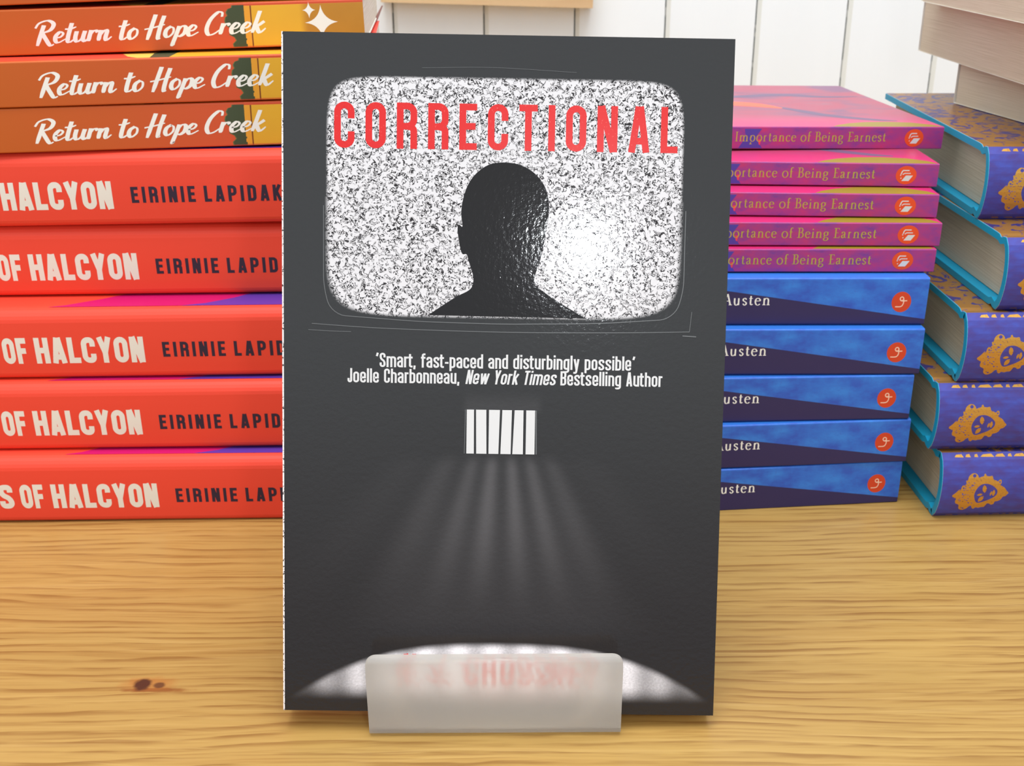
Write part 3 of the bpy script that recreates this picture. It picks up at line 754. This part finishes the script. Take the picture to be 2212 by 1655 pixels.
LE, DE, TE = 178, 121, 9.15
def pink_decor(sp, tp):
    Tt = TE - .2
    sp.poly([[(-85.1, Tt), (-77.1, Tt), (-78.3, 7.2), (-79.9, 5.0), (-78.5, 2.6), (-76.9, .3), (-86.9, .3), (-85.3, 3), (-84.3, 5.6)]], 'indigo_ink')
    sp.poly([[(-78.8, 3.9), (-77.5, 3.9), (-77.8, 2.6), (-78.1, 1.3), (-78.6, 2.4)]], 'red_drop')
    text_roman(sp, 'Importance of Being Earnest', -88.6, -24.6, 3.1, 3.9, 'olive_ink', gap=.12, space=.30, bold=1.0)
    sp.poly([circle(-12.5, 4.55, 4.05, 3.65)], 'orange_logo', 2)
    xf = lambda p: (-12.6 + p[0] * 3.5, 4.35 + p[1] * 3.4)
    sp.poly([[(-.42, -.62), (.38, -.62), (.80, .02), (.02, .02)]], 'cover_white', .8, xf)
    sp.ribbon([(-.52, -.36), (-.32, .14), (-.16, .27), (.52, .27)], .10, 'cover_white', xf)
    sp.ribbon([(-.58, -.02), (-.46, .44), (-.34, .60), (.34, .60)], .12, 'cover_white', xf)
    tp.poly([[(-47.5, .7), (-44, 4.5), (-38, 8.5), (-30, 11.5), (-20, 12.4), (-10, 10.6), (-3, 5.5), (-.6, .7)]], 'olive_patch')
    wd = lambda mx: (lambda t, f: mx * (0.25 + sin(pi * min(max(f, 0), 1))))
    tp.ribbon(catmull([(-84, 74), (-64.8, 82), (-42, 88), (-22, 83), (-5, 84)]), wd(6), 'grey_streak')
    tp.ribbon(catmull([(-58, 57), (-50, 44), (-40, 29), (-24, 18), (-14, 15)]), wd(5), 'grey_streak')
    tp.ribbon(catmull([(-96, 60), (-78, 62), (-64, 57), (-54, 48)]), wd(10), 'orange_patch')
pink = empty('paperback', '', 'book', 'pink paperbacks in the right stack')
paperback(pink, LE, DE, TE - .1, 'thin', ('pink_spine', 'pink_front', 'pink_front'), pink_decor)
EE = [(96.4, 423.9, -.008, -.0036, 163.4), (106.0, 428.5, -.020, -.0053, 165.2), (115.6, 438.8, -.040, -.0085, 165.2), (125.2, 449.3, -.0325, -.0115, 168.0), (134.8, 459.0, .0943, -.0240, 179.9)]
EL = ['thin pink paperback at the bottom of the five pink ones, lying on the blue books',
      'thin pink paperback second from the bottom of the five pink ones',
      'thin pink paperback in the middle of the five pink ones',
      'thin pink paperback just under the topmost pink one, set back from those below',
      'topmost thin pink paperback, its swirled front cover lying open to view']
for i, (z, y, a, t, X) in enumerate(EE):
    o = pink if i == 0 else copy_tree(pink)
    o['label'] = EL[i]; place(o, X, y, a, z, t, 120)

# ---------------------------------------------------------------- ornate hardcovers
# local frame: x from 0 (end towards the camera's left) to LO, y depth from the spine, z up
LO, DO, TO = 198, 143, 27.95
def hard_profile(off):
    """outer line of the case: lower board edge, joint, rounded spine, joint, upper board edge; off moves it outwards"""
    P = [(DO, 0), (14, 0), (11, .15), (9.2, 1.0), (7.4, .25), (5.6, 0)]
    n = 12
    for k in range(n + 1):
        f = k / n; z = TO * f
        P.append((4.6 - 4.6 * (1 - (2 * f - 1) ** 2) ** .75, z) if 0 < f < 1 else (4.9, z))
    P += [(5.6, TO), (7.4, TO - .25), (9.2, TO - 1.0), (11, TO - .15), (14, TO), (DO, TO)]
    out = []
    for i, p in enumerate(P):
        a = P[max(i - 1, 0)]; b = P[min(i + 1, len(P) - 1)]
        ty, tz = b[0] - a[0], b[1] - a[1]; l = hypot(ty, tz)
        out.append((p[0] - tz / l * off, p[1] + ty / l * off))
    # a negative normal is inwards; ty<0 along the lower board means off pushes z down
    return out
def shell(mb, o, i, X0, X1, mo, mi, me):
    for k in range(len(o) - 1):
        a, b, c, d = o[k], o[k + 1], i[k], i[k + 1]
        m = mo(k) if callable(mo) else mo
        fl = abs(a[1] - b[1]) < .02
        uv = [(X0, a[0] if fl else a[1]), (X1, a[0] if fl else a[1]), (X1, b[0] if fl else b[1]), (X0, b[0] if fl else b[1])]
        mb.face([(X0, *a), (X1, *a), (X1, *b), (X0, *b)], m, uv, True)
        mb.face([(X0, *c), (X0, *d), (X1, *d), (X1, *c)], mi, None, True)
        mb.face([(X0, *a), (X0, *b), (X0, *d), (X0, *c)], me); mb.face([(X1, *a), (X1, *c), (X1, *d), (X1, *b)], me)
    for e, f in ((o[0], i[0]), (o[-1], i[-1])): mb.face([(X0, *e), (X1, *e), (X1, *f), (X0, *f)], me)
def hardcover():
    root = empty('hardcover_book', '', 'book', 'ornate violet hardcovers at the right')
    o, i = hard_profile(0.0), hard_profile(-2.6)
    # outward is +off for this winding
    mb = MB(); shell(mb, o, i, 0.0, LO, 'teal', 'teal', 'teal')
    mb.build('hardcover_case', root)
    jo, ji = hard_profile(.16), hard_profile(.03)
    nP = len(jo)
    mj = MB()
    shell(mj, jo, ji, 0.25, LO - .25, lambda k: 'ornament' if (k >= nP - 7 or k < 5) else 'violet', 'cover_card', 'cover_card')
    sp = [p for p in jo if p[0] < 5.4]
    zs = [(p[0], p[1]) for p in sp]
    Sf = lambda u, v, h: (u, yz_at(zs, v) - h, v)
    ink = Ink(mj, Sf, .03)
    medal = [(1035, 1195), (1075, 1160), (1105, 1130), (1130, 1105), (1150, 1110), (1160, 1070), (1178, 1048), (1205, 1050), (1222, 1020), (1215, 990), (1240, 975), (1250, 940), (1272, 912), (1310, 892), (1352, 895), (1385, 918), (1402, 950), (1440, 938), (1472, 930), (1480, 906), (1500, 902), (1512, 925), (1555, 935), (1600, 930), (1620, 975), (1660, 990), (1690, 1003), (1712, 980), (1738, 985), (1745, 1020), (1738, 1055), (1775, 1075), (1805, 1095), (1835, 1130), (1872, 1165), (1862, 1185), (1835, 1215), (1800, 1225), (1780, 1265), (1740, 1290), (1700, 1300), (1692, 1335), (1655, 1350), (1628, 1332), (1590, 1330), (1565, 1382), (1520, 1388), (1480, 1400), (1440, 1392), (1412, 1415), (1380, 1395), (1362, 1360), (1330, 1375), (1310, 1402), (1270, 1428), (1230, 1432), (1195, 1412), (1178, 1385), (1172, 1345), (1140, 1325), (1112, 1312), (1100, 1275), (1105, 1240), (1070, 1225)]
    face = [(1365, 1190), (1385, 1110), (1430, 1055), (1480, 1035), (1550, 1035), (1625, 1065), (1690, 1115), (1705, 1165), (1680, 1215), (1620, 1255), (1540, 1290), (1450, 1315), (1400, 1280)]
    mp = lambda p: (4.8 + (p[0] - 1035) * .0268, 20.9 - (p[1] - 890) * .0312)
    curl = [circle(1335, 925, 26, 22, 12), circle(1720, 1012, 12, 12, 8), circle(1190, 1085, 14, 10, 8), circle(1248, 1400, 16, 10, 8)]
    ink.poly([catmull(medal, True, 3)[:-1], catmull(face, True, 3)[:-1]] + curl, 'gold', 1.0, mp)
    leaf = lambda cx, cy, a, b, r: [(cx + (x * cos(r) - y * sin(r)), cy + (x * sin(r) + y * cos(r))) for x, y in [(-a, 0), (-a * .5, b * .8), (0, b), (a * .5, b * .8), (a, 0), (a * .5, -b * .8), (0, -b), (-a * .5, -b * .8)]]
    for q in (leaf(1505, 1105, 58, 32, 1.35), leaf(1478, 1252, 54, 32, 2.2), leaf(1448, 1187, 44, 17, -.12), leaf(1650, 1165, 24, 46, 0), leaf(1612, 1172, 16, 34, .2)): ink.poly([q], 'gold', 1.0, mp)
    random.seed(5)
    for k in range(46):
        x = random.uniform(1120, 1360) if k < 34 else random.uniform(1400, 1780); y = random.uniform(1010, 1360)
        if (x - 1530) ** 2 / 190 ** 2 + (y - 1175) ** 2 / 160 ** 2 < 1.1: continue
        if x > 1400 and not (y < 1040 or y > 1310): continue
        ink.poly([leaf(x, y, random.uniform(8, 20), random.uniform(3, 6), random.uniform(-.6, .6))], 'violet', 9, mp)
    # gold border along the upper and lower spine edges
    random.seed(9)
    for zz, hgt in ((TO - 1.3, .9), (.5, .45)):
        x = 5.0
        while x < LO - 8:
            wv = random.uniform(1.5, 6); ink.poly([[(x, zz), (x + wv, zz - .1), (x + wv * .8, zz + hgt), (x + wv * .2, zz + hgt * .8)]], 'gold', .5); x += wv + random.uniform(.2, 1.6)
    mj.build('dust_jacket', root)
    # page block with rounded back
    pg = MB(); ip = [(y, z) for y, z in hard_profile(-2.9)]
    ring = [(y, min(max(z, 2.8), TO - 2.8)) for y, z in ip if y < 5.4]
    ring = [(DO - 4, 2.8)] + ring + [(DO - 4, TO - 2.8)]
    a0, a1 = 4.6, LO - 4.6
    pg.face([(a0, *p) for p in ring][::-1], 'page_grey'); pg.face([(a1, *p) for p in ring], 'page_grey')
    for p, q in zip(ring, ring[1:] + ring[:1]): pg.face([(a0, *p), (a1, *p), (a1, *q), (a0, *q)], 'page_grey')
    pg.build('page_block', root)
    return root
hb = hardcover()
O = [(169.0, 397.7, .2, 1.7), (164.8, 400.9, 28.55, 1.2), (171.8, 402.0, 56.9, .5), (183.9, 405.0, 85.25, 1.0), (182.9, 432.4, 113.6, -1.3)]
OL = ['violet hardcover with gold mask emblem, bottom of the right-hand stack, on the table',
      'violet hardcover with gold mask emblem, second from the bottom, set furthest left of its stack',
      'violet hardcover in the middle of its stack, gold mask emblem cut by the photo edge',
      'violet hardcover second from the top of its stack, with only a tip of gold emblem',
      'topmost violet hardcover, its blue and gold front cover carrying the cream-edged paperbacks']
for i, (x, y, z, yaw) in enumerate(O):
    o = hb if i == 0 else copy_tree(hb)
    o['label'] = OL[i]
    o.location = (x * MM, y * MM, z * MM); o.rotation_euler = (0, 0, radians(yaw))

# ---------------------------------------------------------------- three plain paperbacks, page edges towards the camera
def plain_paperback(L, D, T):
    root = empty('paperback', '', 'book', 'paperbacks with cream page edges')
    paperback(root, L, D, T, 'thin', ('cover_card', 'cover_card', 'cover_card'), None, .12, 'page_cream')
    return root
PP = [(207.6, 542.2, 142.0, 18.2, -79.2, 128, 'cream-edged paperback lying directly on the topmost violet hardcover'),
      (204.4, 589.6, 160.5, 24.6, -88.9, 150, 'thick cream-edged paperback, middle of the three at the upper right, jutting out left'),
      (196.1, 569.9, 185.4, 24.0, -89.8, 150, 'cream-edged paperback at the top right corner of the photo, cut off by its edge')]
for x, y, z, T, ang, dep, lab in PP:
    o = plain_paperback(110, dep, T); o['label'] = lab
    # the visible face is the long page edge: local +x end plane. turn so that this end looks left towards the camera
    a = radians(ang + 90 + 180)
    o.rotation_euler = (0, 0, a); o.location = (x * MM, y * MM, z * MM)

# ---------------------------------------------------------------- acrylic stand and the black novel
def build_stand():
    mb = MB(); th = 1.6
    lean = .3009
    # centre line in (y, z): lip top, lip bottom, ledge, back rest, rear leg
    key = [(271.6, 28.6, 0), (272.0, .85, 1.8), (287.6, .85, 1.8), (287.6 + sin(lean) * 105, .85 + cos(lean) * 105, 2.5), (352, .8, 0)]
    P = dense(fillet(key, 1.8, False, 6), 6)
    pts = []
    for i, p in enumerate(P):
        a = P[max(i - 1, 0)]; b = P[min(i + 1, len(P) - 1)]
        t = (b[0] - a[0], b[1] - a[1]); l = hypot(*t); pts.append((p, (-t[1] / l * th / 2, t[0] / l * th / 2)))
    xl, xr, rc = -42.8, 31.6, 3.2
    first = P[0][1]
    def ext(p):
        d = 28.6 - p[1]
        if p[0] < 273 and d < rc: q = rc - math.sqrt(max(0, rc * rc - (rc - d) ** 2)); return xl + q, xr - q
        return xl, xr
    # refine the rounded lip corners
    extra = []
    top, second = pts[0], pts[1]
    for k in range(6):
        d = rc * (1 - cos(pi / 2 * k / 6)); extra.append(((271.6 + .0145 * d, 28.6 - d), top[1]))
    pts = extra + [q for q in pts[1:] if not (q[0][0] < 273 and q[0][1] > 28.6 - rc)]
    F = [(p[0] + n[0], p[1] + n[1]) for p, n in pts]; B = [(p[0] - n[0], p[1] - n[1]) for p, n in pts]; E = [ext(p) for p, n in pts]
    for k in range(len(pts) - 1):
        (l0, r0), (l1, r1) = E[k], E[k + 1]
        mb.face([(l0, *F[k]), (r0, *F[k]), (r1, *F[k + 1]), (l1, *F[k + 1])], 'acrylic', None, True)
        mb.face([(l0, *B[k]), (l1, *B[k + 1]), (r1, *B[k + 1]), (r0, *B[k])], 'acrylic', None, True)
        mb.face([(l0, *F[k]), (l1, *F[k + 1]), (l1, *B[k + 1]), (l0, *B[k])], 'acrylic')
        mb.face([(r0, *F[k]), (r0, *B[k]), (r1, *B[k + 1]), (r1, *F[k + 1])], 'acrylic')
    for k in (0, -1): mb.face([(E[k][0], *F[k]), (E[k][1], *F[k]), (E[k][1], *B[k]), (E[k][0], *B[k])], 'acrylic')
    o = mb.build('book_stand', None, merge=True)
    tag(o, 'frosted clear acrylic stand with an upright lip holding the black novel', 'book stand')
build_stand()

def build_novel():
    W, Hh, T = 129.0, 198.7, 12.0
    s = .99
    bx, by, bz = -69.092 * s, 277.247 * s, CAMZ - (CAMZ - 5.32) * s
    ya, l, ro = .0052, .3009, -.0228
    ex = Vector((cos(ya), sin(ya), 0)); nn = Vector((-sin(ya), cos(ya), 0)); ez = Vector((0, 0, cos(l))) + nn * sin(l)
    U = ex * cos(ro) + ez * sin(ro); V = -ex * sin(ro) + ez * cos(ro); N = V.cross(-U)
    N = U.cross(V)                      # towards the camera
    root = empty('paperback', 'black novel with a static-filled television and red title, upright in the acrylic stand', 'book')
    k = MM * s
    root.matrix_world = Matrix(((U.x * s, V.x * s, N.x * s, bx * MM), (U.y * s, V.y * s, N.y * s, by * MM), (U.z * s, V.z * s, N.z * s, bz * MM), (0, 0, 0, 1)))
    # local: x across, y up, z out of the cover; the book lies at z from -T to 0
    mb = MB(); c = .32
    mb.face([(0, 0, 0), (W, 0, 0), (W, Hh, 0), (0, Hh, 0)], 'black_cover')
    mb.face([(W, 0, 0), (W, 0, -c), (W, Hh, -c), (W, Hh, 0)], 'cover_card'); mb.face([(0, Hh, 0), (W, Hh, 0), (W, Hh, -c), (c, Hh, -c)], 'cover_card')
    mb.face([(0, 0, 0), (c, 0, -c), (W, 0, -c), (W, 0, 0)], 'cover_card'); mb.face([(c, 0, -c), (c, Hh, -c), (W, Hh, -c), (W, 0, -c)], 'cover_card')
    mb.face([(0, 0, 0), (0, Hh, 0), (0, Hh, -T), (0, 0, -T)], 'black_back'); mb.face([(c, 0, -c), (c, 0, -T + c), (c, Hh, -T + c), (c, Hh, -c)], 'cover_card')
    mb.face([(0, 0, 0), (0, 0, -T), (c, 0, -T + c), (c, 0, -c)], 'cover_card'); mb.face([(0, Hh, 0), (c, Hh, -c), (c, Hh, -T + c), (0, Hh, -T)], 'cover_card')
    mb.face([(0, 0, -T), (0, Hh, -T), (W, Hh, -T), (W, 0, -T)], 'black_back'); mb.face([(c, 0, -T + c), (W, 0, -T + c), (W, Hh, -T + c), (c, Hh, -T + c)], 'cover_card')
    mb.face([(W, 0, -T), (W, Hh, -T), (W, Hh, -T + c), (W, 0, -T + c)], 'cover_card'); mb.face([(0, Hh, -T), (c, Hh, -T + c), (W, Hh, -T + c), (W, Hh, -T)], 'cover_card'); mb.face([(0, 0, -T), (W, 0, -T), (W, 0, -T + c), (c, 0, -T + c)], 'cover_card')
    ink = Ink(mb, lambda u, v, h: (u, v, h), .015)
    head = [(42.3, 118.9), (46.5, 121.8), (50.5, 124.4), (54.2, 126.4), (55.3, 128.6), (55.0, 131.5), (54.0, 134.4), (53.3, 136.6), (52.0, 136.8), (51.2, 139.5), (50.6, 143.5), (50.9, 145.2), (52.0, 144.6), (51.6, 148.2), (52.0, 152.0), (53.4, 156.4), (55.8, 159.8), (59.2, 162.2), (63.0, 163.0), (67.5, 162.6), (71.6, 160.8), (74.8, 157.6), (76.4, 154.0), (76.9, 149.6), (76.2, 144.0), (75.4, 139.0), (74.4, 134.6), (73.2, 131.0), (73.0, 128.4), (74.6, 127.0), (78.0, 124.6), (83.0, 121.6), (88.2, 118.6)]
    P = catmull(head, False, 4)
    ink.poly([P], 'silhouette')
    text_block(ink, 'CORRECTIONAL', 15.0, 113.4, 166.4, 13.0, 'red_title', W=.44, w=.145, gap=.235)
    text_block(ink, '`Smart, fast-paced and disturbingly possible\'', 27.2, 102.8, 103.6, 4.15, 'cover_white', W=.37, w=.128, X=.76, gap=.065, space=.20)
    t2 = 'Joelle Charbonneau, New York Times Bestselling Author'
    a = t2.index('New'); b = t2.index(' Best')
    text_block(ink, t2, 19.0, 110.9, 99.0, 4.15, 'cover_white', W=.37, w=.128, X=.76, gap=.065, space=.20, slant=.16, italic=(a, b))
    text_block(ink, 'N. J. CROSSKEY', 35.9, 92.4, 8.9, 8.9, 'red_ink', W=.46, w=.15, gap=.13, space=.20)
    # barred window panes
    xs = [(53.9, 56.0, 53.9, 56.1), (56.6, 59.6, 56.8, 59.8), (60.4, 63.6, 60.4, 63.3), (64.3, 67.1, 63.9, 66.9), (67.9, 70.5, 67.4, 70.5), (71.3, 73.9, 71.3, 73.9)]
    for tl, tr, bl, br in xs: ink.poly([[(bl, 78.5), (br, 78.5), (tr, 91.5), (tl, 91.5)]], 'cover_white')
    ink.ribbon([(53.3, 78.5), (53.5, 91.5)], .18, 'glass_line'); ink.ribbon([(74.4, 78.5), (74.2, 91.5)], .35, 'glass_line')
    # thin lines of the television frame
    fr = fillet([(12.0, 150), (12.0, 126), (14.5, 118.6), (40, 117.0), (64, 116.6), (92, 117.2), (113.5, 118.8), (116.3, 126), (116.3, 150)], 5)
    ink.ribbon(fr, .22, 'glass_line')
    ink.ribbon(catmull([(8.6, 116.0), (30, 114.9), (64, 114.3), (96, 114.6), (118.4, 115.2)]), .2, 'glass_line')
    ink.ribbon([(118.4, 115.2), (118.9, 121)], .15, 'glass_line'); ink.ribbon(catmull([(7.6, 114.2), (14, 113.9), (20, 113.8)]), .16, 'glass_line'); ink.ribbon([(116.4, 114.0), (120.4, 113.8)], .3, 'glass_line')
    ink.ribbon(catmull([(40, 189.2), (60, 189.6), (84, 188.6)]), .1, 'glass_line')
    mb.build('cover', root)
    pg = MB(); pg.box((c + .1, .25, -T + c + .03), (W - .25, Hh - .25, -c - .03), 'page_white'); pg.build('page_block', root)
build_novel()
